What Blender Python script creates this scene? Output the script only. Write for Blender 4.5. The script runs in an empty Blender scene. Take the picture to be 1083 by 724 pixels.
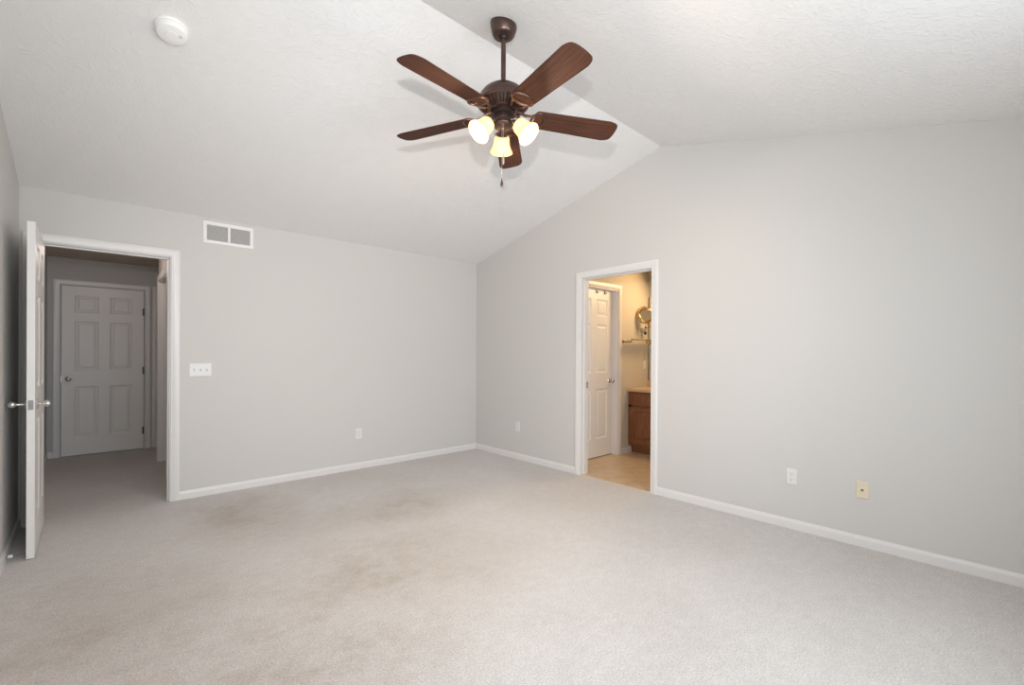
import bpy, bmesh, math, random
from mathutils import Vector, Matrix
random.seed(7)
PI = math.pi
S = bpy.context.scene
COL = S.collection

# ------------------------------------------------------------------ camera
W_PX, H_PX = 1083, 724
F_PX, CY_PX = 481.07, 374.72
CAM = Vector((-3.7309, -4.7494, 1.2577))
YAW, PITCH, ROLL = math.radians(47.3706), math.radians(-0.129), math.radians(-0.3209)
cd = bpy.data.cameras.new('camera'); cam = bpy.data.objects.new('camera', cd); COL.objects.link(cam)
fw = Vector((math.cos(YAW), math.sin(YAW), 0)); rt = Vector((math.sin(YAW), -math.cos(YAW), 0)); up = Vector((0, 0, 1))
F = fw*math.cos(PITCH) + up*math.sin(PITCH); U = up*math.cos(PITCH) - fw*math.sin(PITCH)
R2 = rt*math.cos(ROLL) - U*math.sin(ROLL); U2 = rt*math.sin(ROLL) + U*math.cos(ROLL)
m = Matrix((R2, U2, -F)).transposed().to_4x4(); m.translation = CAM
cam.matrix_world = m
cd.sensor_fit = 'HORIZONTAL'; cd.sensor_width = 36; cd.lens = F_PX/W_PX*36
cd.shift_y = (CY_PX - H_PX/2)/W_PX; cd.clip_start = .02
S.camera = cam

# ------------------------------------------------------------------ view, world, rear fill, flash
S.view_settings.view_transform = 'Standard'; S.view_settings.look = 'None'
S.view_settings.gamma = 1; S.view_settings.use_curve_mapping = False
S.view_settings.exposure = -0.05
w = bpy.data.worlds.new('world'); S.world = w; w.use_nodes = True
bg = w.node_tree.nodes['Background']; bg.inputs[0].default_value = (.80, .88, 1, 1); bg.inputs[1].default_value = 1.0
S.cycles.max_bounces = 10; S.cycles.diffuse_bounces = 7; S.cycles.sample_clamp_indirect = 4
S.cycles.use_denoising = True

def light(name, kind, loc, energy, color, size=None, size_y=None, target=None):
    d = bpy.data.lights.new(name, kind); o = bpy.data.objects.new(name, d); COL.objects.link(o)
    o.location = loc; d.energy = energy; d.color = color
    if kind == 'AREA':
        d.shape = 'RECTANGLE'; d.size = size; d.size_y = size_y or size
    elif size is not None: d.shadow_soft_size = size
    if target is not None:
        o.rotation_euler = (Vector(target) - Vector(loc)).to_track_quat('-Z', 'Y').to_euler()
    return o
FILL_COL = (.83, .928, 1)  # cool tint of the added rear fill light
XL, YR = -4.1214, -5.30          # left wall, rear wall (room side)
H = 2.433; RY, RZ = -2.6493, 3.1144
SL = (RZ - H)/(-RY)
WT = .115
# fill light in the added rear window, unseen behind the camera
light('rear_fill', 'AREA', (-2.62, YR - .005, 1.40), 77, FILL_COL, 2.4, 1.3, (-2.62, 0, 1.40))
# the photographer's flash, above the lens
fl = light('camera_flash', 'SPOT', CAM + Vector((-.03, -.03, .31)), 245, (1, .97, .945), .02, target=CAM + fw*3 + rt*(-.22) + Vector((0, 0, .36)))
fl.data.spot_size = 1.65; fl.data.spot_blend = 1
# bathroom vanity lamp and an added dim fill light for the hall
light('bathroom_lamp', 'AREA', (1.62, -2.15, 2.20), 15, (1, .66, .33), .6, .12, (.7, -1.9, 1.2))
light('hall_fill', 'POINT', (-3.6, 1.3, 2.2), 5.0, (1, .82, .74), .12)

# ------------------------------------------------------------------ materials
def mat(name):
    M = bpy.data.materials.new(name); M.use_nodes = True
    nt = M.node_tree; return M, nt, nt.nodes['Principled BSDF']
def plain(name, col, rough=.5, metal=0, spec=.5):
    M, nt, b = mat(name)
    b.inputs['Base Color'].default_value = (*col, 1); b.inputs['Roughness'].default_value = rough
    b.inputs['Metallic'].default_value = metal; b.inputs['Specular IOR Level'].default_value = spec
    return M
def nd(nt, t, **k):
    n = nt.nodes.new(t)
    for a, v in k.items(): setattr(n, a, v)
    return n
def noise(nt, vec, scale, detail=3, rough=.5):
    n = nd(nt, 'ShaderNodeTexNoise'); n.inputs['Scale'].default_value = scale
    n.inputs['Detail'].default_value = detail; n.inputs['Roughness'].default_value = rough
    nt.links.new(vec, n.inputs['Vector']); return n
def ramp(nt, fac, stops):
    r = nd(nt, 'ShaderNodeValToRGB'); el = r.color_ramp.elements
    for i, (p, c) in enumerate(stops):
        e = el[i] if i < 2 else el.new(p)
        e.position = p; e.color = (*c, 1) if len(c) == 3 else c
    nt.links.new(fac, r.inputs[0]); return r
def mapping(nt, scale=(1, 1, 1), rot=(0, 0, 0)):
    tc = nd(nt, 'ShaderNodeTexCoord'); mp = nd(nt, 'ShaderNodeMapping')
    mp.inputs['Scale'].default_value = scale; mp.inputs['Rotation'].default_value = rot
    nt.links.new(tc.outputs['Object'], mp.inputs['Vector']); return mp.outputs['Vector']
def bump(nt, b, h, strength, dist):
    n = nd(nt, 'ShaderNodeBump'); n.inputs['Strength'].default_value = strength; n.inputs['Distance'].default_value = dist
    nt.links.new(h, n.inputs['Height']); nt.links.new(n.outputs[0], b.inputs['Normal']); return n

def wall_paint(name, col):
    M, nt, b = mat(name); v = mapping(nt)
    b.inputs['Base Color'].default_value = (*col, 1); b.inputs['Roughness'].default_value = .62
    b.inputs['Specular IOR Level'].default_value = .25
    bump(nt, b, noise(nt, v, 220, 3).outputs['Fac'], .12, .001); return M
M_wall = wall_paint('grey_wall_paint', (.604, .588, .567))
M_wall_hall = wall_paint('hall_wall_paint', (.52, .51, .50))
M_wall_bath = wall_paint('bath_wall_paint', (.60, .56, .48))

def ceiling_mat():
    M, nt, b = mat('textured_ceiling'); v = mapping(nt)
    b.inputs['Base Color'].default_value = (.815, .806, .800, 1); b.inputs['Roughness'].default_value = .6
    b.inputs['Specular IOR Level'].default_value = .35
    wv = noise(nt, v, 5.5, 2)                                   # brushed stomp strokes
    mx = nd(nt, 'ShaderNodeMixRGB', blend_type='ADD'); mx.inputs[0].default_value = .55
    nt.links.new(v, mx.inputs[1]); nt.links.new(wv.outputs['Color'], mx.inputs[2])
    n1 = noise(nt, mx.outputs[0], 27, 5, .6)
    r1 = ramp(nt, n1.outputs['Fac'], [(.46, (0, 0, 0)), (.68, (1, 1, 1))])
    n2 = noise(nt, v, 75, 3)
    ad = nd(nt, 'ShaderNodeMath', operation='MULTIPLY_ADD'); ad.inputs[1].default_value = .35
    nt.links.new(n2.outputs['Fac'], ad.inputs[0]); nt.links.new(r1.outputs[0], ad.inputs[2])
    bump(nt, b, ad.outputs[0], .5, .0032); return M
M_ceil = ceiling_mat()
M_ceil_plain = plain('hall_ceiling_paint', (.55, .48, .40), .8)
M_trim = plain('white_trim_paint', (.725, .705, .69), .35)
M_door = plain('white_door_paint', (.78, .76, .735), .4)
M_plate = plain('white_plastic', (.73, .72, .705), .35)
M_slot = plain('dark_slot', (.05, .05, .05), .6)
M_beige = plain('ivory_plastic', (.73, .63, .475), .4)
M_nickel = plain('satin_nickel', (.66, .64, .62), .30, .85)
M_steel = plain('dull_steel', (.16, .15, .145), .55, .5)
M_brass = plain('antique_brass', (.62, .44, .20), .25, 1)
M_black = plain('black_metal', (.015, .014, .014), .45)
M_smoke = plain('white_detector_plastic', (.86, .855, .83), .4)
M_vent_white = plain('white_enamel', (.82, .81, .80), .35)
M_vent_dark = plain('duct_shadow_grey', (.20, .19, .19), .7)
M_counter = plain('tan_laminate', (.62, .45, .28), .35)
M_bulb = plain('bulb', (1, 1, 1))
b = M_bulb.node_tree.nodes['Principled BSDF']; b.inputs['Emission Color'].default_value = (1, .86, .62, 1); b.inputs['Emission Strength'].default_value = 12

def carpet_mat():
    M, nt, b = mat('beige_carpet'); v = mapping(nt)
    b.inputs['Roughness'].default_value = 1; b.inputs['Specular IOR Level'].default_value = .05
    b.inputs['Sheen Weight'].default_value = .15
    # broad tone, tracked-in brown patches, pile brushed in streaks
    big = noise(nt, v, .9, 4, .55)
    r = ramp(nt, big.outputs['Fac'], [(.35, (.585, .55, .525)), (.65, (.645, .615, .598))])
    st = noise(nt, v, 3.2, 9, .72)
    rs = ramp(nt, st.outputs['Fac'], [(.46, (0, 0, 0)), (.66, (1, 1, 1))])
    # brown stain patches over an evenly darker base, each area with its own spread
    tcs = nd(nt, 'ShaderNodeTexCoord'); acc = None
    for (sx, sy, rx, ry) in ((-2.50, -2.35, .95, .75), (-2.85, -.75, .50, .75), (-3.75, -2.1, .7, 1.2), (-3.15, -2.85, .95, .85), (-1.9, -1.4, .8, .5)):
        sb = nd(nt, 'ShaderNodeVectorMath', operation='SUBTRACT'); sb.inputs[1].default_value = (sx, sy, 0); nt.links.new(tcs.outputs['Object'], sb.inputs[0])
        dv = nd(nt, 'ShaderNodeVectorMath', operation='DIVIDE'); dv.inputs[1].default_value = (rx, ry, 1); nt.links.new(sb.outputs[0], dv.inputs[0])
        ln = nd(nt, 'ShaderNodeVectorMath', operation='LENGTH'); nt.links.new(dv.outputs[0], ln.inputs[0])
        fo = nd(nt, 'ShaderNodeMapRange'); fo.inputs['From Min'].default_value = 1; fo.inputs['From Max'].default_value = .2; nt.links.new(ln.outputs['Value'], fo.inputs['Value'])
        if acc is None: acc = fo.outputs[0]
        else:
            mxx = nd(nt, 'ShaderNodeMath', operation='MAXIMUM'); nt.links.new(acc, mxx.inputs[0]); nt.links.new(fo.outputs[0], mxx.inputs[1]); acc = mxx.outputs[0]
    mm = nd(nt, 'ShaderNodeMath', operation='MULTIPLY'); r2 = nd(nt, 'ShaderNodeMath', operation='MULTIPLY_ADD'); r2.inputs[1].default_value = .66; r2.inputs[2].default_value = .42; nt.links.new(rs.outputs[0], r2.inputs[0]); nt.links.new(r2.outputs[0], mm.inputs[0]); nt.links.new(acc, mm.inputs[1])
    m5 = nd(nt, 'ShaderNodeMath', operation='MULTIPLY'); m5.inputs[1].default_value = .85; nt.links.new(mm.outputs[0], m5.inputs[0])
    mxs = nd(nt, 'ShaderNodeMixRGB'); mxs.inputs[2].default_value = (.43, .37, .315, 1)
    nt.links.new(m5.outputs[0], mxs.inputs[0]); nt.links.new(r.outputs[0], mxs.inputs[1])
    v2 = mapping(nt, (1, 1.3, 1), (0, 0, .6)); med = noise(nt, v2, 14, 9, .78)
    rmd = ramp(nt, med.outputs['Fac'], [(.30, (.90, .895, .89)), (.70, (1.07, 1.07, 1.07))])
    mxm = nd(nt, 'ShaderNodeMixRGB', blend_type='MULTIPLY'); mxm.inputs[0].default_value = 1
    nt.links.new(mxs.outputs[0], mxm.inputs[1]); nt.links.new(rmd.outputs[0], mxm.inputs[2]); r = mxm
    fine = noise(nt, v, 120, 3, .75)
    rf = ramp(nt, fine.outputs['Fac'], [(.28, (.70, .70, .70)), (.72, (1.24, 1.24, 1.24))])
    mx = nd(nt, 'ShaderNodeMixRGB', blend_type='MULTIPLY'); mx.inputs[0].default_value = 1
    nt.links.new(r.outputs[0], mx.inputs[1]); nt.links.new(rf.outputs[0], mx.inputs[2])
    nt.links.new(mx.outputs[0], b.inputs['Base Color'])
    f2 = noise(nt, v, 170, 4, .7)
    a2 = nd(nt, 'ShaderNodeMath', operation='ADD'); nt.links.new(f2.outputs['Fac'], a2.inputs[0]); nt.links.new(med.outputs['Fac'], a2.inputs[1])
    bump(nt, b, a2.outputs[0], .6, .006); return M
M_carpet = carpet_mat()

def wood(name, dark, light_, scale, axis_scale, rough):
    M, nt, b = mat(name); v = mapping(nt, axis_scale)
    n = noise(nt, v, scale, 6, .6)
    r = ramp(nt, n.outputs['Fac'], [(.32, dark), (.66, light_)])
    nt.links.new(r.outputs[0], b.inputs['Base Color']); b.inputs['Roughness'].default_value = rough
    return M
M_blade = wood('walnut_blade', (.046, .019, .0125), (.098, .042, .027), 9, (.8, 16, 16), .62)
M_blade.node_tree.nodes['Principled BSDF'].inputs['Specular IOR Level'].default_value = .10
M_oak = wood('oak_cabinet', (.13, .045, .017), (.25, .10, .040), 7, (9, 9, .9), .38)

def bronze():
    M, nt, b = mat('oil_rubbed_bronze'); v = mapping(nt)
    n = noise(nt, v, 9, 3)
    r = ramp(nt, n.outputs['Fac'], [(.3, (.085, .054, .046)), (.7, (.155, .100, .085))])
    nt.links.new(r.outputs[0], b.inputs['Base Color']); b.inputs['Metallic'].default_value = .85; b.inputs['Roughness'].default_value = .33
    return M
M_bronze = bronze()
M_bronze_dark = plain('dark_bronze', (.035, .022, .02), .5, .6)
M_iron = plain('copper_bronze', (.135, .078, .062), .34, .85)
M_copper = plain('copper_highlight', (.42, .20, .11), .3, .9)

def shade_glass():
    M, nt, b = mat('frosted_amber_glass')
    b.inputs['Base Color'].default_value = (.95, .84, .62, 1); b.inputs['Roughness'].default_value = .35
    tr = nd(nt, 'ShaderNodeBsdfTranslucent'); tr.inputs[0].default_value = (1, .80, .47, 1)
    mx = nd(nt, 'ShaderNodeMixShader'); mx.inputs[0].default_value = .65
    em = nd(nt, 'ShaderNodeEmission'); em.inputs[0].default_value = (1, .68, .30, 1); em.inputs[1].default_value = .5
    ad = nd(nt, 'ShaderNodeAddShader'); out = nt.nodes['Material Output']
    nt.links.new(b.outputs[0], mx.inputs[1]); nt.links.new(tr.outputs[0], mx.inputs[2])
    nt.links.new(mx.outputs[0], ad.inputs[0]); nt.links.new(em.outputs[0], ad.inputs[1])
    nt.links.new(ad.outputs[0], out.inputs['Surface']); return M
M_shade = shade_glass()

def glass_mat(name, col, rough=0.02):
    M, nt, b = mat(name); b.inputs['Base Color'].default_value = (*col, 1)
    b.inputs['Transmission Weight'].default_value = 1; b.inputs['Roughness'].default_value = rough; b.inputs['IOR'].default_value = 1.45
    return M
M_glass = glass_mat('clear_glass', (.93, .97, .95))
M_mirror = plain('mirror_silver', (.86, .87, .86), .02, 1)

def vinyl():
    M, nt, b = mat('tan_vinyl_tile'); v = mapping(nt, (1, 1, 1), (0, 0, PI/4))
    br = nd(nt, 'ShaderNodeTexBrick'); br.offset = 0
    br.inputs['Scale'].default_value = 1; br.inputs['Brick Width'].default_value = .30; br.inputs['Row Height'].default_value = .30
    br.inputs['Mortar Size'].default_value = .004
    n = noise(nt, v, 7, 5, .6)
    r = ramp(nt, n.outputs['Fac'], [(.3, (.50, .37, .24)), (.7, (.64, .50, .35))])
    nt.links.new(v, br.inputs['Vector']); nt.links.new(r.outputs[0], br.inputs['Color1']); nt.links.new(r.outputs[0], br.inputs['Color2'])
    br.inputs['Mortar'].default_value = (.50, .38, .26, 1)
    nt.links.new(br.outputs[0], b.inputs['Base Color']); b.inputs['Roughness'].default_value = .35; return M
M_vinyl = vinyl()

# ------------------------------------------------------------------ mesh helpers
def obj(name, bm, material, parent=None, smooth=False, angle=40):
    me = bpy.data.meshes.new(name); bmesh.ops.recalc_face_normals(bm, faces=bm.faces[:]); bm.to_mesh(me); bm.free()
    me.materials.append(material)
    o = bpy.data.objects.new(name, me); COL.objects.link(o)
    if smooth:
        me.shade_smooth()
        md = None
        try: me.set_sharp_from_angle(angle=math.radians(angle))
        except Exception: pass
    if parent is not None: o.parent = parent
    return o
def bevel(o, wd=.003, seg=2):
    md = o.modifiers.new('bevel', 'BEVEL'); md.width = wd; md.segments = seg; md.limit_method = 'ANGLE'; md.angle_limit = math.radians(40)
    return o
def struct(name, bm, material, parent=None, **k):
    o = obj(name, bm, material, parent, **k)
    if parent is None: o['kind'] = 'structure'
    return o
def thing(name, label, cat, loc=(0, 0, 0), mw=None, group=None):
    o = bpy.data.objects.new(name, None); COL.objects.link(o); o.empty_display_size = .1
    if mw is not None: o.matrix_world = mw
    else: o.location = loc
    o['label'] = label; o['category'] = cat
    if group: o['group'] = group
    return o
def copy_tree(o, parent=None):
    c = o.copy(); COL.objects.link(c)
    if parent is not None: c.parent = parent
    for ch in list(o.children): copy_tree(ch, c)
    return c
def box(bm, x0, x1, y0, y1, z0, z1, M=None):
    vs = [bm.verts.new(v) for v in ((x0, y0, z0), (x1, y0, z0), (x1, y1, z0), (x0, y1, z0), (x0, y0, z1), (x1, y0, z1), (x1, y1, z1), (x0, y1, z1))]
    for f in ((3, 2, 1, 0), (4, 5, 6, 7), (0, 1, 5, 4), (1, 2, 6, 5), (2, 3, 7, 6), (3, 0, 4, 7)): bm.faces.new([vs[i] for i in f])
    if M is not None: bmesh.ops.transform(bm, matrix=M, verts=vs)
    return vs
def boxes(*bs):
    bm = bmesh.new()
    for q in bs: box(bm, *q)
    return bm
def prism(bm, pts, ext):
    """closed polygon pts (3-D) extruded along ext"""
    a = [bm.verts.new(p) for p in pts]; c = [bm.verts.new(Vector(p) + Vector(ext)) for p in pts]
    n = len(a); bm.faces.new(a); bm.faces.new(c[::-1])
    for i in range(n): bm.faces.new((a[i], c[i], c[(i+1) % n], a[(i+1) % n]))
def lathe(bm, prof, M=None, seg=32):
    """prof: (r, z) points, revolved about z"""
    rings = []
    for r, z in prof:
        if r < 1e-6: rings.append([bm.verts.new((0, 0, z))])
        else: rings.append([bm.verts.new((r*math.cos(2*PI*i/seg), r*math.sin(2*PI*i/seg), z)) for i in range(seg)])
    for a, c in zip(rings, rings[1:]):
        for i in range(seg):
            j = (i+1) % seg
            if len(a) == 1 and len(c) == 1: continue
            if len(a) == 1: bm.faces.new((a[0], c[i], c[j]))
            elif len(c) == 1: bm.faces.new((a[i], c[0], a[j]))
            else: bm.faces.new((a[i], c[i], c[j], a[j]))
    if M is not None: bmesh.ops.transform(bm, matrix=M, verts=[v for r in rings for v in r])
def tube(bm, pts, rad, seg=10, closed=False, flat=1.0):
    pts = [Vector(p) for p in pts]; n = len(pts)
    rads = rad if isinstance(rad, (list, tuple)) else [rad]*n
    rings = []; ref = None
    for i, p in enumerate(pts):
        if closed: t = pts[(i+1) % n] - pts[i-1]
        else: t = pts[min(i+1, n-1)] - pts[max(i-1, 0)]
        t.normalize()
        if ref is None:
            ref = Vector((0, 0, 1)) if abs(t.z) < .9 else Vector((1, 0, 0))
        u = t.cross(ref).normalized(); v = u.cross(t).normalized(); ref = v
        rings.append([bm.verts.new(p + (u*math.cos(2*PI*k/seg) + v*flat*math.sin(2*PI*k/seg))*rads[i]) for k in range(seg)])
    m_ = n if closed else n-1
    for i in range(m_):
        a, c = rings[i], rings[(i+1) % n]
        for k in range(seg): bm.faces.new((a[k], a[(k+1) % seg], c[(k+1) % seg], c[k]))
    if not closed: bm.faces.new(rings[0][::-1]); bm.faces.new(rings[-1])
def zc(y):  # ceiling height over y
    return H - SL*y if y > RY else RZ + SL*(y - RY)

# ------------------------------------------------------------------ the room shell
T = .15
# openings
EX0, EX1, EZ = -4.029, -3.254, 2.050            # entry door, in the back wall
BY0, BY1, BZ = -1.755, -2.569, 2.045            # bathroom doorway, in the right wall
WX0, WX1, WZ0, WZ1 = -3.82, -1.42, .75, 2.05     # added rear window, unseen, for the fill light

bm = boxes((XL, 0, YR, 0, -.12, 0), (EX0, EX1, 0, WT/2, -.12, 0))
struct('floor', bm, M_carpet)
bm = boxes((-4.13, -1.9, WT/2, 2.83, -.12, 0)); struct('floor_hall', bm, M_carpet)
bm = boxes((.02, 1.80, -4.0, -1.34, -.12, .002)); struct('floor_bathroom', bm, M_vinyl)
bm = boxes((0, .02, BY1, BY0, -.12, .004)); struct('trim_1', bm, plain('threshold_strip', (.66, .54, .43), .5))

bm = bmesh.new()
prism(bm, [(XL - T, .115, H), (XL - T, 0, H), (XL - T, RY, RZ), (XL - T, YR - T, zc(YR - T)), (XL - T, YR - T, zc(YR - T) + .15), (XL - T, RY, RZ + .15), (XL - T, .115, zc(0) + .15)], (-XL + T + WT, 0, 0))
# the slope plane runs on level over the back wall's thickness
struct('ceiling', bm, M_ceil)

bm = boxes((XL - T, EX0, 0, WT, 0, H), (EX0, EX1, 0, WT, EZ, H), (EX1, WT, 0, WT, 0, H))
struct('wall_back', bm, M_wall)
bm = bmesh.new()
E3 = (WT, 0, 0)
prism(bm, [(0, 0, 0), (0, 0, H), (0, BY0, zc(BY0)), (0, BY0, 0)], E3)
prism(bm, [(0, BY0, BZ), (0, BY0, zc(BY0)), (0, BY1, zc(BY1)), (0, BY1, BZ)], E3)
prism(bm, [(0, BY1, 0), (0, BY1, zc(BY1)), (0, RY, RZ), (0, YR, zc(YR)), (0, YR, 0)], E3)
struct('wall_right', bm, M_wall)
bm = bmesh.new(); E3 = (-T, 0, 0)
prism(bm, [(XL, 0, 0), (XL, 0, H), (XL, RY, RZ), (XL, YR, zc(YR)), (XL, YR, 0)], E3)
struct('wall_left', bm, M_wall)
hr = zc(YR - T)
bm = boxes((XL - T, WX0, YR - T, YR, 0, hr), (WX1, WT, YR - T, YR, 0, hr), (WX0, WX1, YR - T, YR, 0, WZ0), (WX0, WX1, YR - T, YR, WZ1, hr))
struct('wall_rear', bm, M_wall)

# frame of the added rear window (sash rails and meeting bar)
def window(name, horizontal, a0, a1, plane):
    bm = bmesh.new(); fr = .05
    for (p0, p1, q0, q1) in ((a0, a1, WZ0, WZ0 + fr), (a0, a1, WZ1 - fr, WZ1), (a0, a0 + fr, WZ0 + fr, WZ1 - fr), (a1 - fr, a1, WZ0 + fr, WZ1 - fr), (a0 + fr, a1 - fr, 1.33, 1.37)):
        if horizontal: box(bm, p0, p1, plane - .06, plane - .02, q0, q1)
        else: box(bm, plane - .06, plane - .02, p0, p1, q0, q1)
    return struct(name, bm, M_trim)
window('added_window_1', True, WX0, WX1, YR)

# casings: moulded profile swept round three sides of an opening with mitred corners
CW = .064
CPROF = [(0, 0), (0, .009), (.004, .0115), (.010, .0095), (.016, .0105), (.022, .0135), (.040, .0165), (.054, .0170), (.060, .0155), (.064, .0125), (.064, 0)]
def casing(name, a0, a1, zt, place, wl=CW, wr=CW, wtop=CW, z0=0, rev=.006, material=None):
    """place(s, z, n) -> 3-D; a0 < a1 the opening along s"""
    bm = bmesh.new(); rows = []
    a0 -= rev; a1 += rev; zt += rev
    for i in range(4):
        row = []
        for u, t in CPROF:
            k = u/CW
            s = (a0 - k*wl) if i < 2 else (a1 + k*wr)
            z = z0 if i in (0, 3) else zt + k*wtop
            row.append(bm.verts.new(place(s, z, t)))
        rows.append(row)
    for A, B in zip(rows, rows[1:]):
        for j in range(len(CPROF) - 1): bm.faces.new((A[j], A[j+1], B[j+1], B[j]))
    bm.faces.new(rows[0]); bm.faces.new(rows[3][::-1])
    return struct(name, bm, material or M_trim, smooth=True, angle=25)
def jamb(bm, a0, a1, zt, place, d0, d1, th=.006, stop=None):
    """lining of an opening: th thick boards inside it, from depth d0 to d1, with a stop strip"""
    def pb(s0, s1, z0, z1, n0, n1):
        P = [place(s, z, n) for n in (n0, n1) for s, z in ((s0, z0), (s1, z0), (s1, z1), (s0, z1))]
        vs = [bm.verts.new(q) for q in P]
        for f in ((3, 2, 1, 0), (4, 5, 6, 7), (0, 1, 5, 4), (1, 2, 6, 5), (2, 3, 7, 6), (3, 0, 4, 7)): bm.faces.new([vs[i] for i in f])
    pb(a0, a0 + th, 0, zt, d0, d1); pb(a1 - th, a1, 0, zt, d0, d1); pb(a0 + th, a1 - th, zt - th, zt, d0, d1)
    if stop:
        s0, s1 = stop; q = .011
        pb(a0 + th, a0 + th + q, 0, zt - th, s0, s1); pb(a1 - th - q, a1 - th, 0, zt - th, s0, s1); pb(a0 + th + q, a1 - th - q, zt - th - q, zt - th, s0, s1)
p_back = lambda s, z, n: (s, -n, z)
p_right = lambda s, z, n: (-n, -s, z)          # s = -y
casing('trim_2', EX0 + .006, EX1 - .006, EZ - .006, p_back, wl=.076)
bm = bmesh.new(); jamb(bm, EX0, EX1, EZ, p_back, -WT, 0, stop=(-.075, -.040)); j1 = struct('trim_3', bm, M_trim)
casing('trim_4', -BY0 + .006, -BY1 - .006, BZ - .006, p_right)
bm = bmesh.new(); jamb(bm, -BY0, -BY1, BZ, p_right, -WT, 0, stop=(-.075, -.040)); j2 = struct('trim_5', bm, M_trim)
# strike plates on the jambs
bm = boxes((EX1 - .0075, EX1 - .006, .012, .036, .90, .96)); obj('strike_plate', bm, M_nickel, j1)['label'] = 'small dark metal strike plate'
bm = boxes((.080, .110, BY0 - .0075, BY0 - .006, .90, .965)); obj('strike_plate', bm, M_nickel, j2)['label'] = 'small dark metal strike plate'

# baseboards
BPROF = [(0, 0), (.012, 0), (.012, .048), (.010, .056), (.006, .063), (.004, .070), (0, .070)]
def baseboard(name, runs, extra=None):
    """runs: (A, B, inward normal)"""
    bm = bmesh.new()
    for A, B, n in runs:
        A = Vector(A); B = Vector(B); n = Vector(n)
        prism(bm, [A + n*d + Vector((0, 0, z)) for d, z in BPROF], B - A)
    return struct(name, bm, M_trim)
baseboard('baseboard_back', [((EX1 + CW, 0, 0), (0, 0, 0), (0, -1, 0))])
baseboard('baseboard_right', [((0, 0, 0), (0, BY0 + CW, 0), (-1, 0, 0)), ((0, BY1 - CW, 0), (0, YR, 0), (-1, 0, 0))])
baseboard('baseboard_left', [((XL, 0, 0), (XL, YR, 0), (1, 0, 0))])
baseboard('baseboard_rear', [((XL, YR, 0), (0, YR, 0), (0, 1, 0))])

# ------------------------------------------------------------------ hall beyond the entry door
HH = 2.365; HY = 2.83; HXL = -4.13; HXR = -3.18
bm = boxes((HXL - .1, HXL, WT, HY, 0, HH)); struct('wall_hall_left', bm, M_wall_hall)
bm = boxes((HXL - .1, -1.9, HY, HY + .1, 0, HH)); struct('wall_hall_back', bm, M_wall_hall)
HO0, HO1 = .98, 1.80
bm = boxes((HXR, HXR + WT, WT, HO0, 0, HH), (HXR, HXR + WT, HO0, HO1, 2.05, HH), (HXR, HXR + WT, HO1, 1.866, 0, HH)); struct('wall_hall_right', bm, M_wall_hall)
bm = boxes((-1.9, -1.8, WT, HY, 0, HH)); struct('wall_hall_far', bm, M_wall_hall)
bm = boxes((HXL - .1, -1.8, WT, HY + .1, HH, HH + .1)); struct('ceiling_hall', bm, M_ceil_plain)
p_hb = lambda s, z, n: (s, HY - n, z)
p_hr = lambda s, z, n: (HXR - n, s, z)
casing('trim_6', -4.012, -3.250, 2.040, p_hb)
casing('trim_7', -3.090, -2.30, 2.040, p_hb)
casing('trim_8', HO0, HO1, 2.05, p_hr, wr=.058)
bm = bmesh.new(); jamb(bm, HO0, HO1, 2.05, p_hr, -WT, 0); struct('trim_9', bm, M_trim)
baseboard('baseboard_hall', [((HXL, WT, 0), (HXL, HY, 0), (1, 0, 0)), ((HXL, HY, 0), (-4.082, HY, 0), (0, -1, 0))])

# ------------------------------------------------------------------ six panel doors
def door_bm(w, h, th, cols=None, rows=None):
    """leaf in x 0..w, y 0..th, z 0..h, moulded panels on both faces"""
    st = .112; mul = .100; pw = (w - 2*st - mul)/2
    xs = [0, st, st + pw, st + pw + mul, w - st, w]
    zs = [0, .217, .823, 1.015, 1.605, 1.705, 1.912, h]
    pc = {(i, j) for i in (1, 3) for j in (1, 3, 5)}
    bm = bmesh.new()
    for side in (0, 1):
        y0 = 0 if side == 0 else th; sg = 1 if side == 0 else -1
        for i in range(5):
            for j in range(7):
                a, c, e, g = xs[i], xs[i+1], zs[j], zs[j+1]
                if (i, j) not in pc:
                    bm.faces.new([bm.verts.new(q) for q in ((a, y0, e), (c, y0, e), (c, y0, g), (a, y0, g))]); continue
                rings = []
                for ins, dep in ((0, 0), (.006, .003), (.016, .0085), (.026, .0085), (.044, .003), (.047, .0025)):
                    y = y0 + sg*dep
                    rings.append([bm.verts.new(q) for q in ((a+ins, y, e+ins), (c-ins, y, e+ins), (c-ins, y, g-ins), (a+ins, y, g-ins))])
                for A, B in zip(rings, rings[1:]):
                    for k in range(4): bm.faces.new((A[k], A[(k+1) % 4], B[(k+1) % 4], B[k]))
                bm.faces.new(rings[-1])
    for i in range(5):
        for z in (0, h): bm.faces.new([bm.verts.new(q) for q in ((xs[i], 0, z), (xs[i+1], 0, z), (xs[i+1], th, z), (xs[i], th, z))])
    for j in range(7):
        for x in (0, w): bm.faces.new([bm.verts.new(q) for q in ((x, 0, zs[j]), (x, 0, zs[j+1]), (x, th, zs[j+1]), (x, th, zs[j]))])
    bmesh.ops.remove_doubles(bm, verts=bm.verts[:], dist=1e-5)
    return bm
KNOB = [(0, 0), (.032, 0), (.033, .003), (.030, .007), (.014, .010), (.0095, .014), (.009, .030), (.011, .036), (.019, .044), (.0235, .053), (.0235, .060), (.019, .067), (.010, .071), (0, .072)]
def knob(parent, loc, direction, nm='door_knob', prof=KNOB):
    bm = bmesh.new(); M = Matrix.Translation(loc) @ Vector(direction).to_track_quat('Z', 'Y').to_matrix().to_4x4()
    lathe(bm, prof, M, 24); o = obj(nm, bm, M_nickel, parent, smooth=True); o['label'] = 'satin nickel knob with round rose'; return o
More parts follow.
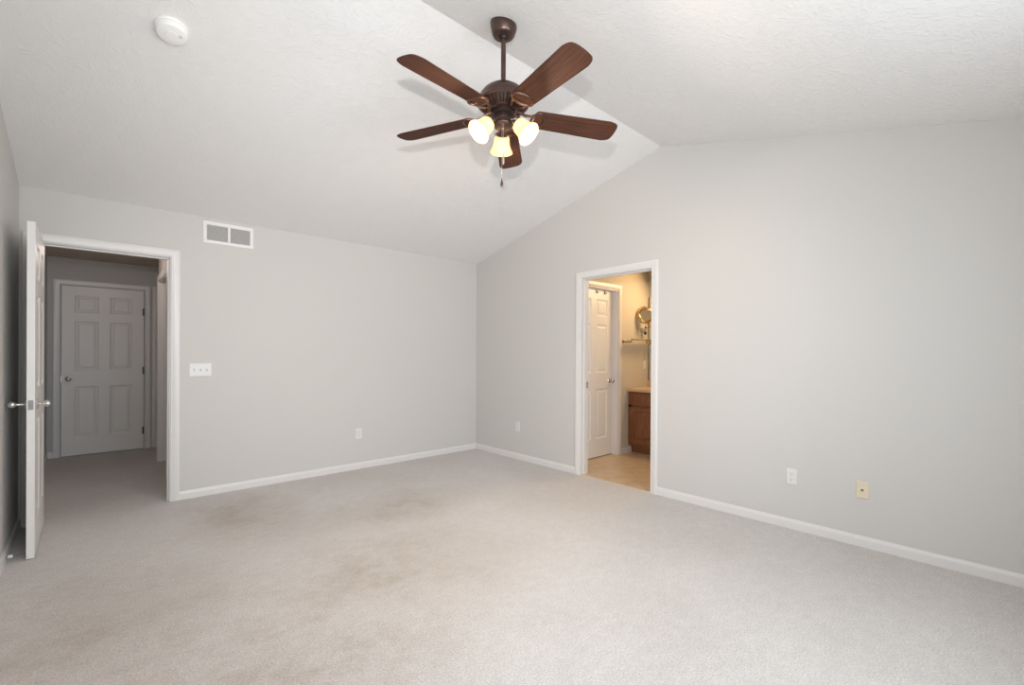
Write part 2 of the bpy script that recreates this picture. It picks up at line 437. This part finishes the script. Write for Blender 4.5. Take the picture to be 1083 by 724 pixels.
def hinge(parent, x, y, z):
    bm = bmesh.new(); lathe(bm, [(0, -.045), (.006, -.045), (.006, .045), (0, .045)], Matrix.Translation((x, y, z)), 12)
    lathe(bm, [(0, .045), (.0045, .046), (.003, .052), (0, .053)], Matrix.Translation((x, y, z)), 10)
    box(bm, x - .014, x, y + .004, y + .007, z - .044, z + .044)
    return obj('hinge', bm, M_steel, parent)
def door(name, w, mw, h=2.03, th=.035):
    o = struct(name, door_bm(w, h, th), M_door); o.matrix_world = mw; return o

# entry door, swung open into the room: local x runs from the hinge along the leaf
ang = math.radians(-90 + .2)
d1 = door('door_1', .763, Matrix.Translation((-4.0275, -.010, .006)) @ Matrix.Rotation(ang, 4, 'Z'))
# local +y is toward the room centre (+X)
EGG = [(0, 0), (.031, 0), (.032, .003), (.028, .008), (.013, .012), (.0085, .016), (.0075, .040), (.009, .046), (.015, .052), (.0195, .061), (.0185, .070), (.012, .078), (.005, .0815), (0, .082)]
BALL = [(0, 0), (.031, 0), (.032, .003), (.028, .008), (.013, .012), (.0085, .016), (.0080, .028), (.011, .034), (.018, .040), (.021, .048), (.019, .057), (.011, .063), (0, .065)]
knob(d1, (.703, 0, .926), (0, -1, 0), 'door_knob', EGG); knob(d1, (.703, .035, .926), (0, 1, 0), 'door_knob', BALL)
bm = boxes((.7625, .7642, .006, .029, .896, .954), (.763, .772, .012, .024, .918, .933)); o = obj('latch_plate', bm, plain('latch_metal', (.30, .29, .29), .5, .6), d1); o['label'] = 'metal latch plate on the door edge'
for z in (.18, 1.0, 1.84): hinge(d1, .002, -.006, z)
# sprung bumper stop screwed to the leaf's wall side
bm = bmesh.new()
lathe(bm, [(0, 0), (.012, 0), (.012, .004), (.0035, .007), (.0035, .058), (0, .058)], Matrix.Translation((.738, 0, .030)) @ Matrix.Rotation(PI/2, 4, 'X'), 12)
ds = obj('door_stop', bm, M_steel, d1)
bm = bmesh.new(); lathe(bm, [(0, .055), (.0085, .055), (.010, .060), (.010, .072), (.007, .076), (0, .076)], Matrix.Translation((.738, 0, .030)) @ Matrix.Rotation(PI/2, 4, 'X'), 14)
o = obj('rubber_tip', bm, M_plate, ds, smooth=True); o['label'] = 'white rubber tip'

# closed door at the end of the hall
d2 = door('door_2', .756, Matrix.Translation((-4.009, HY - .038, .012)), 2.02)
knob(d2, (.062, 0, .915), (0, -1, 0))
bm = boxes((-.004, .001, -.0015, .012, .885, .945)); obj('latch_plate', bm, M_nickel, d2)
for z in (.23, 1.0, 1.75): hinge(d2, .757, -.006, z)
# door leaf standing open in the side room off the hall
d3 = door('door_3', .76, Matrix.Translation((-3.140, 1.752, .012)))

# ------------------------------------------------------------------ bathroom
BW = -1.47; BX1 = 1.795; BH = 2.44
DX0, DX1 = .30, 1.085
bm = boxes((WT, DX0, BW, BW + WT, 0, BH), (DX0, DX1, BW, BW + WT, 2.05, BH), (DX1, BX1 + .1, BW, BW + WT, 0, BH)); struct('wall_bathroom_left', bm, M_wall_bath)
bm = boxes((BX1, BX1 + .1, -4.0, BW, 0, BH)); struct('wall_bathroom_back', bm, M_wall_bath)
bm = boxes((WT, BX1 + .1, -4.1, -4.0, 0, BH)); struct('wall_bathroom_right', bm, M_wall_bath)
bm = boxes((WT, BX1 + .1, -4.1, BW + WT, BH, BH + .1)); struct('ceiling_bathroom', bm, plain('bath_ceiling_paint', (.75, .70, .60), .8))
bm = boxes((WT, BX1 + .1, BW + WT, BW + WT + .02, 0, BH)); struct('wall_bathroom_closet', bm, M_wall_bath)
p_bl = lambda s, z, n: (s, BW - n, z)
casing('trim_10', DX0, DX1, 2.05, p_bl, wr=.058)
bm = bmesh.new(); jamb(bm, DX0, DX1, 2.05, p_bl, -WT, 0, stop=(-.075, -.055)); struct('trim_11', bm, M_trim)
baseboard('baseboard_bathroom', [((DX1 + .064, BW, 0), (1.38, BW, 0), (0, -1, 0))])
d4 = door('door_4', DX1 - DX0 - .018, Matrix.Translation((DX0 + .009, BW + .0765, .012)))
knob(d4, (DX1 - DX0 - .018 - .060, 0, .915), (0, -1, 0))

# over-door hooks on that door
def hook(x, label):
    t = thing('over_door_hook', label, 'hook', (x, BW + .0765, 2.042), group='hooks over the bathroom door')
    bm = boxes((-.012, .012, -.003, -.0005, -.045, .0025), (-.012, .012, -.003, .020, 0.0005, .0025)); obj('strap', bm, M_black, t)
    bm = bmesh.new(); tube(bm, [(0, -.003, -.030), (0, -.006, -.044), (0, -.016, -.050), (0, -.026, -.044), (0, -.029, -.030)], .005, 8); obj('prong', bm, M_black, t)
    return t
hook(.742, 'left one of two small black hooks on top of the bathroom door')
hook(.905, 'right one of two small black hooks on top of the bathroom door')

# vanity: body, drawer front, doors, toe kick; worktop; wall mirror
VX = 1.315; VY0, VY1 = BW - .004, -2.68; VH = .785
v = thing('vanity_cabinet', 'brown stained oak vanity cabinet against the bathroom wall', 'cabinet', (VX, BW, 0))
def rel(bm): bmesh.ops.translate(bm, verts=bm.verts[:], vec=(-VX, -BW, 0)); return bm
bm = boxes((VX + .02, BX1 - .003, VY1, VY0, .10, VH)); obj('carcass', rel(bm), M_oak, v)
bm = boxes((VX, VX + .02, VY1, VY0, .10, .14), (VX, VX + .02, VY1, VY0, VH - .035, VH), (VX, VX + .02, VY1, VY0, .585, .62),
           (VX, VX + .02, VY0 - .045, VY0, .14, VH - .035), (VX, VX + .02, VY1, VY1 + .045, .14, VH - .035), (VX, VX + .02, -2.10, -2.055, .14, VH - .035)); bevel(obj('face_frame', rel(bm), M_oak, v), .002)
bm = boxes((VX + .065, BX1 - .003, VY1, VY0, .002, .10)); o = obj('toe_kick', rel(bm), M_oak, v)
def raised(y0, y1, z0, z1, x):
    bm = bmesh.new(); rings = []
    for ins, dx in ((0, 0), (0, .018), (.003, .020), (.055, .020), (.060, .014), (.066, .012), (.090, .019), (.094, .020)):
        rings.append([bm.verts.new((x - dx, p, q)) for p, q in ((y0 - ins, z0 + ins), (y1 + ins, z0 + ins), (y1 + ins, z1 - ins), (y0 - ins, z1 - ins))])
    for A, B in zip(rings, rings[1:]):
        for k in range(4): bm.faces.new((A[k], A[(k+1) % 4], B[(k+1) % 4], B[k]))
    bm.faces.new(rings[-1]); bm.faces.new(rings[0][::-1]); return rel(bm)
for (a, c) in ((-1.510, -2.062), (-2.093, -2.645)):
    obj('cabinet_door', raised(a, c, .130, .590, VX), M_oak, v)
    bm = boxes((VX - .018, VX, c, a, .612, .758)); bevel(obj('drawer_front', rel(bm), M_oak, v), .005, 2)
wt = obj('vanity_worktop', boxes((VX - .030, BX1 - .002, VY1 - .02, BW - .002, VH, VH + .038), (BX1 - .022, BX1 - .002, VY1 - .02, BW - .002, VH + .038, VH + .12)), M_counter)
bevel(wt, .006, 3); wt['label'] = 'tan laminate vanity worktop with rounded edge on the oak cabinet'; wt['category'] = 'worktop'
mz0, mz1 = .91, 2.02
mr = thing('wall_mirror', 'large frameless wall mirror above the bathroom vanity', 'mirror', (BX1, -2.08, mz0))
obj('mirror_glass', boxes((-.007, -.001, -.60, .590, 0, mz1 - mz0)), M_mirror, mr)
bm = boxes((-.012, -.001, .591, .605, 0, mz1 - mz0), (-.012, -.001, -.60, .605, -.012, 0)); obj('edge_channel', bm, plain('channel_metal', (.30, .27, .23), .35, .9), mr)

# glass shelf with brass rail on the left bathroom wall
gs = thing('glass_shelf', 'clear glass wall shelf with brass rail in the bathroom', 'shelf', (1.16, BW, 1.43))
L_ = .60
bm = boxes((.02, L_, -.125, -.014, -.030, -.023)); obj('glass_pane', bm, M_glass, gs)
bm = bmesh.new(); tube(bm, [(0.0, -.115, .012), (L_ + .02, -.115, .012)], .0065, 10); obj('rail', bm, M_brass, gs, smooth=True)
for x in (.03, L_ - .02):
    bm = bmesh.new(); lathe(bm, [(0, 0), (.022, 0), (.022, .006), (.010, .012), (.008, .11), (.012, .118), (.012, .13), (0, .132)], Matrix.Translation((x, 0, -.012)) @ Matrix.Rotation(PI/2, 4, 'X'), 16)
    obj('bracket', bm, M_brass, gs, smooth=True)
bm = bmesh.new(); lathe(bm, [(0, -.012), (.011, -.012), (.013, 0), (.011, .022), (.007, .030), (0, .032)], Matrix.Translation((-.012, -.115, .012)) @ Matrix.Rotation(PI/2, 4, 'Y'), 14)
o = obj('end_cap', bm, M_plate, gs, smooth=True); o['label'] = 'white end cap of the rail'

# brass magnifying mirror on a folding arm
mg = thing('magnifying_mirror', 'round brass magnifying mirror on a wall arm beside the vanity mirror', 'mirror', (1.625, BW, 1.575))
bm = bmesh.new(); lathe(bm, [(0, 0), (.035, 0), (.035, .010), (.020, .016), (.014, .04), (.022, .045), (.022, .06), (0, .062)], Matrix.Rotation(PI/2, 4, 'X'), 20); o = obj('wall_bracket', bm, M_nickel, mg, smooth=True)
bm = bmesh.new(); lathe(bm, [(0, -.05), (.015, -.045), (.020, -.03), (.016, -.012), (.008, 0), (.008, .055), (.012, .06), (0, .065)], Matrix.Translation((0, -.055, -.01)), 16); obj('pivot', bm, M_bronze, mg, smooth=True)
bm = bmesh.new(); tube(bm, [(0, -.055, .03), (.05, -.07, .03), (.06, -.085, .05), (.0, -.10, .075), (-.072, -.10, .092)], .006, 8); obj('arm', bm, M_brass, mg, smooth=True)
ctr = Vector((-.075, -.105, .192)); nrm = Vector((-.75, -.62, .22)).normalized()
QM = Matrix.Translation(ctr) @ nrm.to_track_quat('Z', 'Y').to_matrix().to_4x4()
bm = bmesh.new(); lathe(bm, [(0, -.010), (.075, -.012), (.092, -.010), (.102, -.003), (.104, .006), (.098, .014), (.086, .017), (.076, .013), (.073, .004)], QM, 40); obj('mirror_rim', bm, M_brass, mg, smooth=True)
bm = bmesh.new(); lathe(bm, [(0, .004), (.0740, .0062)], QM, 40); obj('mirror_face', bm, M_mirror, mg, smooth=True)
bm = bmesh.new(); tube(bm, [QM @ Vector((.116*math.cos(a), .116*math.sin(a), 0)) for a in [PI*.5 + PI*k/16 for k in range(17)]], .005, 8); obj('yoke', bm, M_brass, mg, smooth=True)

bm = bmesh.new(); tube(bm, [(.01, -.03, -.03), (.035, -.010, -.10), (.045, -.0055, -.14), (.050, -.0055, -.25), (.062, -.0055, -.36), (.068, -.010, -.40)], .0035, 8); o = obj('power_cord', bm, M_beige, mg, smooth=True); o['label'] = 'pale cord hanging to the outlet'

# ------------------------------------------------------------------ wall plates
def rounded_plate(w_, h_, t, bm):
    prof = [(0, 0), (0, t*.6), (.003, t), ]
    rings = []
    for ins, d in ((0, 0), (0, t*.5), (.0025, t*.9), (.006, t)):
        rings.append([bm.verts.new((x, -d, z)) for x, z in ((-w_/2 + ins, -h_/2 + ins), (w_/2 - ins, -h_/2 + ins), (w_/2 - ins, h_/2 - ins), (-w_/2 + ins, h_/2 - ins))])
    for A, B in zip(rings, rings[1:]):
        for k in range(4): bm.faces.new((A[k], A[(k+1) % 4], B[(k+1) % 4], B[k]))
    bm.faces.new(rings[-1]); bm.faces.new(rings[0][::-1])
def outlet(label, mw, material=None):
    t = thing('wall_outlet', label, 'outlet', mw=mw, group='white wall outlets')
    bm = bmesh.new(); rounded_plate(.070, .114, .006, bm); obj('cover_plate', bm, M_plate, t)
    for z in (.0195, -.0195):
        bm = bmesh.new(); prism(bm, [(.0165*math.cos(a), -.005, z + max(-.0135, min(.0135, .0165*math.sin(a)))) for a in [2*PI*k/20 for k in range(20)]], (0, -.0035, 0))
        f = obj('receptacle', bm, M_plate, t)
        bm = boxes((-.0075, -.0055, -.0089, -.0084, z - .003, z + .006), (.0055, .0075, -.0089, -.0084, z - .002, z + .006), (-.0022, .0022, -.0089, -.0084, z - .0105, z - .006)); obj('slots', bm, M_slot, f)
    bm = bmesh.new(); lathe(bm, [(0, 0), (.003, 0), (.003, .001), (0, .0015)], Matrix.Translation((0, -.006, 0)) @ Matrix.Rotation(PI/2, 4, 'X'), 10); obj('screw', bm, M_nickel, t)
    return t
RZm = Matrix.Rotation(-PI/2, 4, 'Z')   # faces -X
outlet('white wall outlet low on the back wall left of the corner', Matrix.Translation((-1.612, 0, .381)))
outlet('white wall outlet on the right wall between corner and bathroom door', Matrix.Translation((0, -.806, .388)) @ RZm)
outlet('white wall outlet right of the bathroom door beside the ivory plate', Matrix.Translation((0, -3.700, .378)) @ RZm)
t = thing('cable_plate', 'ivory blank wall plate with a small cable jack on the right wall', 'wall plate', mw=Matrix.Translation((0, -4.113, .372)) @ RZm)
bm = bmesh.new(); rounded_plate(.070, .114, .006, bm); obj('cover_plate', bm, M_beige, t)
bm = bmesh.new(); lathe(bm, [(0, 0), (.0075, 0), (.0075, .003), (.0048, .003), (.0048, .010), (.002, .010), (.002, .006), (0, .006)], Matrix.Translation((0, -.006, 0)) @ Matrix.Rotation(PI/2, 4, 'X'), 12); obj('coaxial_jack', bm, plain('jack_metal', (.30, .24, .18), .4, .8), t)
for z in (.042, -.042):
    bm = bmesh.new(); lathe(bm, [(0, 0), (.003, 0), (.003, .001), (0, .0015)], Matrix.Translation((0, -.006, z)) @ Matrix.Rotation(PI/2, 4, 'X'), 10); obj('screw', bm, M_beige, t)
t = thing('light_switch', 'white three gang light switch plate right of the open entry door', 'switch', mw=Matrix.Translation((-3.044, 0, 1.101)))
bm = bmesh.new(); rounded_plate(.163, .114, .006, bm); obj('cover_plate', bm, M_plate, t)
for x in (-.046, 0, .046):
    bm = boxes((x - .0052, x + .0052, -.0066, -.0055, -.012, .012)); sl = obj('toggle_slot', bm, plain('slot_grey', (.45, .45, .44), .6), t)
    bm = bmesh.new(); prism(bm, [(x - .004, -.006, -.008), (x - .004, -.006, .006), (x - .004, -.016, .011), (x - .004, -.017, .005)], (.008, 0, 0)); obj('toggle', bm, M_plate, sl)
    for z in (.030, -.030):
        bm = bmesh.new(); lathe(bm, [(0, 0), (.003, 0), (.003, .001), (0, .0015)], Matrix.Translation((x, -.006, z)) @ Matrix.Rotation(PI/2, 4, 'X'), 10); obj('screw', bm, M_plate, t)
t = thing('bathroom_outlet', 'ivory wall outlet beside the bathroom mirror above the worktop', 'outlet', mw=Matrix.Translation((1.695, BW, 1.115)))
bm = bmesh.new(); rounded_plate(.070, .114, .006, bm); obj('cover_plate', bm, plain('ivory_light', (.80, .70, .52), .4), t)
bm = boxes((-.016, .016, -.0085, -.005, .006, .034), (-.016, .016, -.0085, -.005, -.034, -.006)); obj('receptacle', bm, M_plate, t)

# return air grille high on the back wall
vx0, vx1, vz0, vz1 = -3.031, -2.637, 2.212, 2.405
cx, cz = (vx0 + vx1)/2, (vz0 + vz1)/2; vw, vh = vx1 - vx0, vz1 - vz0
t = thing('air_vent', 'white return air grille high on the back wall above the switch', 'vent', (cx, 0, cz))
bm = bmesh.new(); fr = .030
rings = []
for ins, d in ((0, 0), (0, .004), (.005, .008), (fr - .003, .008), (fr, .004), (fr, .001)):
    rings.append([bm.verts.new((x, -d, z)) for x, z in ((-vw/2 + ins, -vh/2 + ins), (vw/2 - ins, -vh/2 + ins), (vw/2 - ins, vh/2 - ins), (-vw/2 + ins, vh/2 - ins))])
for A, B in zip(rings, rings[1:]):
    for k in range(4): bm.faces.new((A[k], A[(k+1) % 4], B[(k+1) % 4], B[k]))
obj('frame', bm, M_vent_white, t)
obj('mullion', boxes((-.009, .009, -.008, -.001, -vh/2 + fr, vh/2 - fr)), M_vent_white, t)
obj('backing', boxes((-vw/2 + fr, vw/2 - fr, -.002, -.0005, -vh/2 + fr, vh/2 - fr)), M_vent_dark, t)
nl = 14
for k in range(nl):
    z = -vh/2 + fr + (k + .5)*(vh - 2*fr)/nl
    bm = bmesh.new()
    for a, c in ((-vw/2 + fr, -.009), (.009, vw/2 - fr)):
        prism(bm, [(a, -.002, z + .0045), (a, -.0028, z + .0050), (a, -.0078, z - .0028), (a, -.0070, z - .0034)], (c - a, 0, 0))
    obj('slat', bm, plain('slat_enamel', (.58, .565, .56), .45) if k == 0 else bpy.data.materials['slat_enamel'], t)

# smoke detector on the far ceiling slope
def slope_matrix(x, y):
    n = Vector((0, SL, 1)) if y > RY else Vector((0, -SL, 1)); n = -n.normalized()
    return Matrix.Translation((x, y, zc(y))) @ n.to_track_quat('Z', 'Y').to_matrix().to_4x4()
t = thing('smoke_detector', 'round white smoke detector on the sloped ceiling', 'smoke detector', mw=slope_matrix(-3.440, -1.850))
bm = bmesh.new(); lathe(bm, [(0, 0), (.072, 0), (.072, .008), (.069, .011), (.066, .011), (.066, .0145)], None, 40); obj('base', bm, M_smoke, t, smooth=True)
bm = bmesh.new(); lathe(bm, [(.066, .0125), (.069, .014), (.068, .030), (.062, .040), (.050, .044), (.030, .045), (.028, .047), (0, .048)], None, 40); obj('cover', bm, M_smoke, t, smooth=True)
bm = bmesh.new(); lathe(bm, [(0, 0), (.010, 0), (.010, .003), (0, .004)], Matrix.Translation((.034, .015, .0435)), 16); obj('test_button', bm, plain('button_grey', (.70, .69, .67), .4), t)

# ------------------------------------------------------------------ ceiling fan
AX, AY = -2.089, -2.883; ZCL = zc(AY); ZB = 2.560
fan = thing('ceiling_fan', 'bronze five blade ceiling fan with three lit glass shades', 'ceiling fan', (AX, AY, 0))
# canopy on the slope
bm = bmesh.new()
seg = 40; prof = [(.071, 0), (.073, .012), (.070, .030), (.062, .058), (.056, .068), (.046, .073), (.016, .073)]
sm = slope_matrix(0, AY)
rings = []
for i, (r, d) in enumerate(prof):
    ring = []
    for k in range(seg):
        a = 2*PI*k/seg; x, y = r*math.cos(a), r*math.sin(a)
        tilt = SL*y*max(0, 1 - d/.072)
        ring.append(bm.verts.new((x, y, ZCL - d + tilt)))
    rings.append(ring)
for A, B in zip(rings, rings[1:]):
    for k in range(seg): bm.faces.new((A[k], A[(k+1) % seg], B[(k+1) % seg], B[k]))
bm.faces.new(rings[0]); bm.faces.new(rings[-1][::-1])
obj('canopy', bm, M_bronze, fan, smooth=True, angle=50)
bm = bmesh.new(); lathe(bm, [(0, ZCL - .060), (.026, ZCL - .064), (.027, ZCL - .076), (.020, ZCL - .086), (0, ZCL - .089)], None, 24); obj('hanger_ball', bm, M_bronze_dark, fan, smooth=True)
bm = bmesh.new(); lathe(bm, [(0, 2.70), (.0135, 2.70), (.0135, ZCL - .07), (0, ZCL - .07)], None, 20); obj('down_rod', bm, M_bronze, fan, smooth=True)
# motor housing: dome, rim, vented underside
bm = bmesh.new(); lathe(bm, [(0, 2.738), (.018, 2.738), (.020, 2.720), (.045, 2.716), (.080, 2.703), (.108, 2.683), (.126, 2.660), (.135, 2.640), (.137, 2.626), (.142, 2.620), (.142, 2.612), (.136, 2.608), (.132, 2.610)], None, 56)
mh = obj('motor_housing', bm, M_bronze, fan, smooth=True)
bm = bmesh.new(); lathe(bm, [(.132, 2.611), (.118, 2.596), (.085, 2.582), (.070, 2.580)], None, 56); obj('housing_underside', bm, M_bronze_dark, mh, smooth=True)
bm = bmesh.new()
for k in range(40):
    a = 2*PI*k/40; u = Vector((math.cos(a), math.sin(a), 0)); q = Vector((-u.y, u.x, 0))*.0035
    pts = [u*.134 + Vector((0, 0, 2.606)), u*.118 + Vector((0, 0, 2.590)), u*.084 + Vector((0, 0, 2.577))]
    top = [p + Vector((0, 0, .008)) for p in pts]
    for i in range(2):
        vs = [bm.verts.new(p) for p in (pts[i] - q, pts[i] + q, pts[i+1] + q, pts[i+1] - q, top[i] - q, top[i] + q, top[i+1] + q, top[i+1] - q)]
        for f in ((0, 1, 2, 3), (4, 7, 6, 5), (0, 4, 5, 1), (1, 5, 6, 2), (2, 6, 7, 3), (3, 7, 4, 0)): bm.faces.new([vs[j] for j in f])
obj('vent_ribs', bm, M_bronze, mh)
bm = bmesh.new(); lathe(bm, [(.088, 2.584), (.088, 2.576), (.080, 2.573), (.070, 2.575), (.070, 2.582)], None, 40); obj('lower_ring', bm, M_bronze, mh, smooth=True)
bm = bmesh.new(); lathe(bm, [(0, 2.584), (.062, 2.584), (.062, 2.556), (.050, 2.552), (0, 2.552)], None, 36); obj('flywheel', bm, M_bronze_dark, fan, smooth=True)
bm = bmesh.new(); lathe(bm, [(0, 2.556), (.040, 2.556), (.043, 2.552), (.043, 2.526), (.048, 2.522), (.052, 2.517), (.052, 2.512), (0, 2.512)], None, 36); obj('switch_housing', bm, M_bronze, fan, smooth=True)
bm = bmesh.new(); lathe(bm, [(.044, 2.514), (.054, 2.508), (.056, 2.502), (.050, 2.492), (.032, 2.485), (.014, 2.482), (.012, 2.474), (.007, 2.468), (0, 2.466)], None, 36); obj('light_fitter', bm, M_bronze, fan, smooth=True)
# blades with open oval irons
TH0 = math.radians(187.51)
bw0, bw1 = .066, .078
def blade_mesh():
    bm = bmesh.new(); r0, r1 = .175, .664
    out = [(r0, -bw0*.80), (r0 + .012, -bw0)]
    for k in range(-14, 15):                             # gently bowed tip with round corners
        t_ = math.sin(PI/2*k/14); out.append((r1 - .012*t_*t_ - .045*abs(t_)**9, bw1*t_))
    out += [(r0 + .012, bw0), (r0, bw0*.80)]
    prism(bm, [(x, y, -.003) for x, y in out], (0, 0, .006))
    return bm
def iron_mesh():
    bm = bmesh.new(); c = .196
    tube(bm, [(c + .037*math.cos(a), .061*math.sin(a), -.0095) for a in [2*PI*k/32 for k in range(32)]], .0068, 8, closed=True)
    for s in (-1, 1):
        tube(bm, [(.050, s*.014, .020), (.085, s*.018, .014), (.118, s*.024, -.006), (.150, s*.034, -.014), (.172, s*.044, -.009)], [.008, .008, .0075, .007, .0065], 8)
        tube(bm, [(.155, s*.008, -.012), (.163, s*.020, -.012), (.166, s*.034, -.010)], .0045, 6)
    box(bm, .044, .066, -.022, .022, .012, .028)
    return bm
PITCHB = math.radians(-12)
bl = ir = None
for k in range(5):
    a = TH0 - 2*PI/5*k
    M = Matrix.Translation((0, 0, ZB)) @ Matrix.Rotation(a, 4, 'Z') @ Matrix.Rotation(.024, 4, 'Y') @ Matrix.Rotation(PITCHB, 4, 'X')
    MI = Matrix.Translation((0, 0, ZB)) @ Matrix.Rotation(a, 4, 'Z') @ Matrix.Rotation(PITCHB*.7, 4, 'X')
    if bl is None:
        bl = obj('blade', blade_mesh(), M_blade, fan); ir = obj('blade_iron', iron_mesh(), M_iron, fan, smooth=True)
        b_, i_ = bl, ir; bevel(bl, .002, 2)
    else:
        b_ = bl.copy(); COL.objects.link(b_); i_ = ir.copy(); COL.objects.link(i_)
    b_.matrix_local = M; i_.matrix_local = MI
# three lamps
SH_IN = [(.030, 0), (.037, .005), (.0415, .016), (.043, .034), (.046, .054), (.053, .074), (.0625, .090), (.0650, .096)]
AZ0 = YAW + math.radians(4.5)
def lamp(az):
    Rz = Matrix.Rotation(az, 4, 'Z')
    neck = Vector((.080, 0, 2.499)); tilt = math.radians(44)
    ax = Vector((math.sin(tilt), 0, -math.cos(tilt)))
    Q = Matrix.Translation(neck) @ ax.to_track_quat('Z', 'Y').to_matrix().to_4x4()
    bm = bmesh.new(); tube(bm, [(.040, 0, 2.506), (.050, 0, 2.510), (.060, 0, 2.514), (.068, 0, 2.513), tuple(neck - ax*.006)], .0065, 10); bmesh.ops.transform(bm, matrix=Rz, verts=bm.verts[:])
    arm = obj('lamp_arm', bm, M_bronze, fan, smooth=True)
    bm = bmesh.new(); lathe(bm, [(0, -.012), (.010, -.012), (.014, -.004), (.026, .004), (.034, .016), (.035, .026), (.032, .027)], Rz @ Q, 28); obj('socket_cup', bm, M_bronze, arm, smooth=True)
    bm = bmesh.new()
    prof = [(r, z + .012) for r, z in SH_IN] + [(r - .0035, z + .012) for r, z in SH_IN[::-1]]
    lathe(bm, prof, Rz @ Q, 36); sh = obj('glass_shade', bm, M_shade, arm, smooth=True, angle=80); sh['label'] = 'lit amber frosted bell shade'
    bm = bmesh.new(); lathe(bm, [(0, .022), (.012, .024), (.013, .034), (.021, .046), (.025, .058), (.021, .072), (.012, .080), (0, .083)], Rz @ Q, 20); obj('light_bulb', bm, M_bulb, arm, smooth=True)
    p = Rz @ Q @ Vector((0, 0, .090))
    l = light('fan_lamp', 'POINT', (0, 0, 0), 15, (1, .72, .48), .012); l.parent = fan; l.location = p
for k in range(3): lamp(AZ0 + 2*PI/3*k)
# pull chains with bell weights, on the camera side of the switch housing
def chain(x, y, z0, z1, wl, big, wm):
    bm = bmesh.new(); n = int((z0 - z1)/.006)
    tube(bm, [(x, y, z0), (x, y, z1)], .0007, 6)
    for k in range(n): lathe(bm, [(0, -.0017), (.0013, 0), (0, .0017)], Matrix.Translation((x, y, z0 - k*.006)), 6)
    c = obj('pull_chain', bm, M_nickel, fan)
    bm = bmesh.new(); lathe(bm, [(0, .004), (.003, .003), (.0035, -.006), (.007*big, -.5*wl), (.0075*big, -.78*wl), (.005*big, -wl), (0, -wl - .002)], Matrix.Translation((x, y, z1)), 14); obj('chain_weight', bm, wm, c, smooth=True)
q = -fw*.046
chain(q.x + rt.x*.004, q.y + rt.y*.004, 2.52, 2.325, .055, .75, M_nickel)
chain(q.x - rt.x*.004, q.y - rt.y*.004, 2.52, 2.190, .040, 1.0, M_bronze)
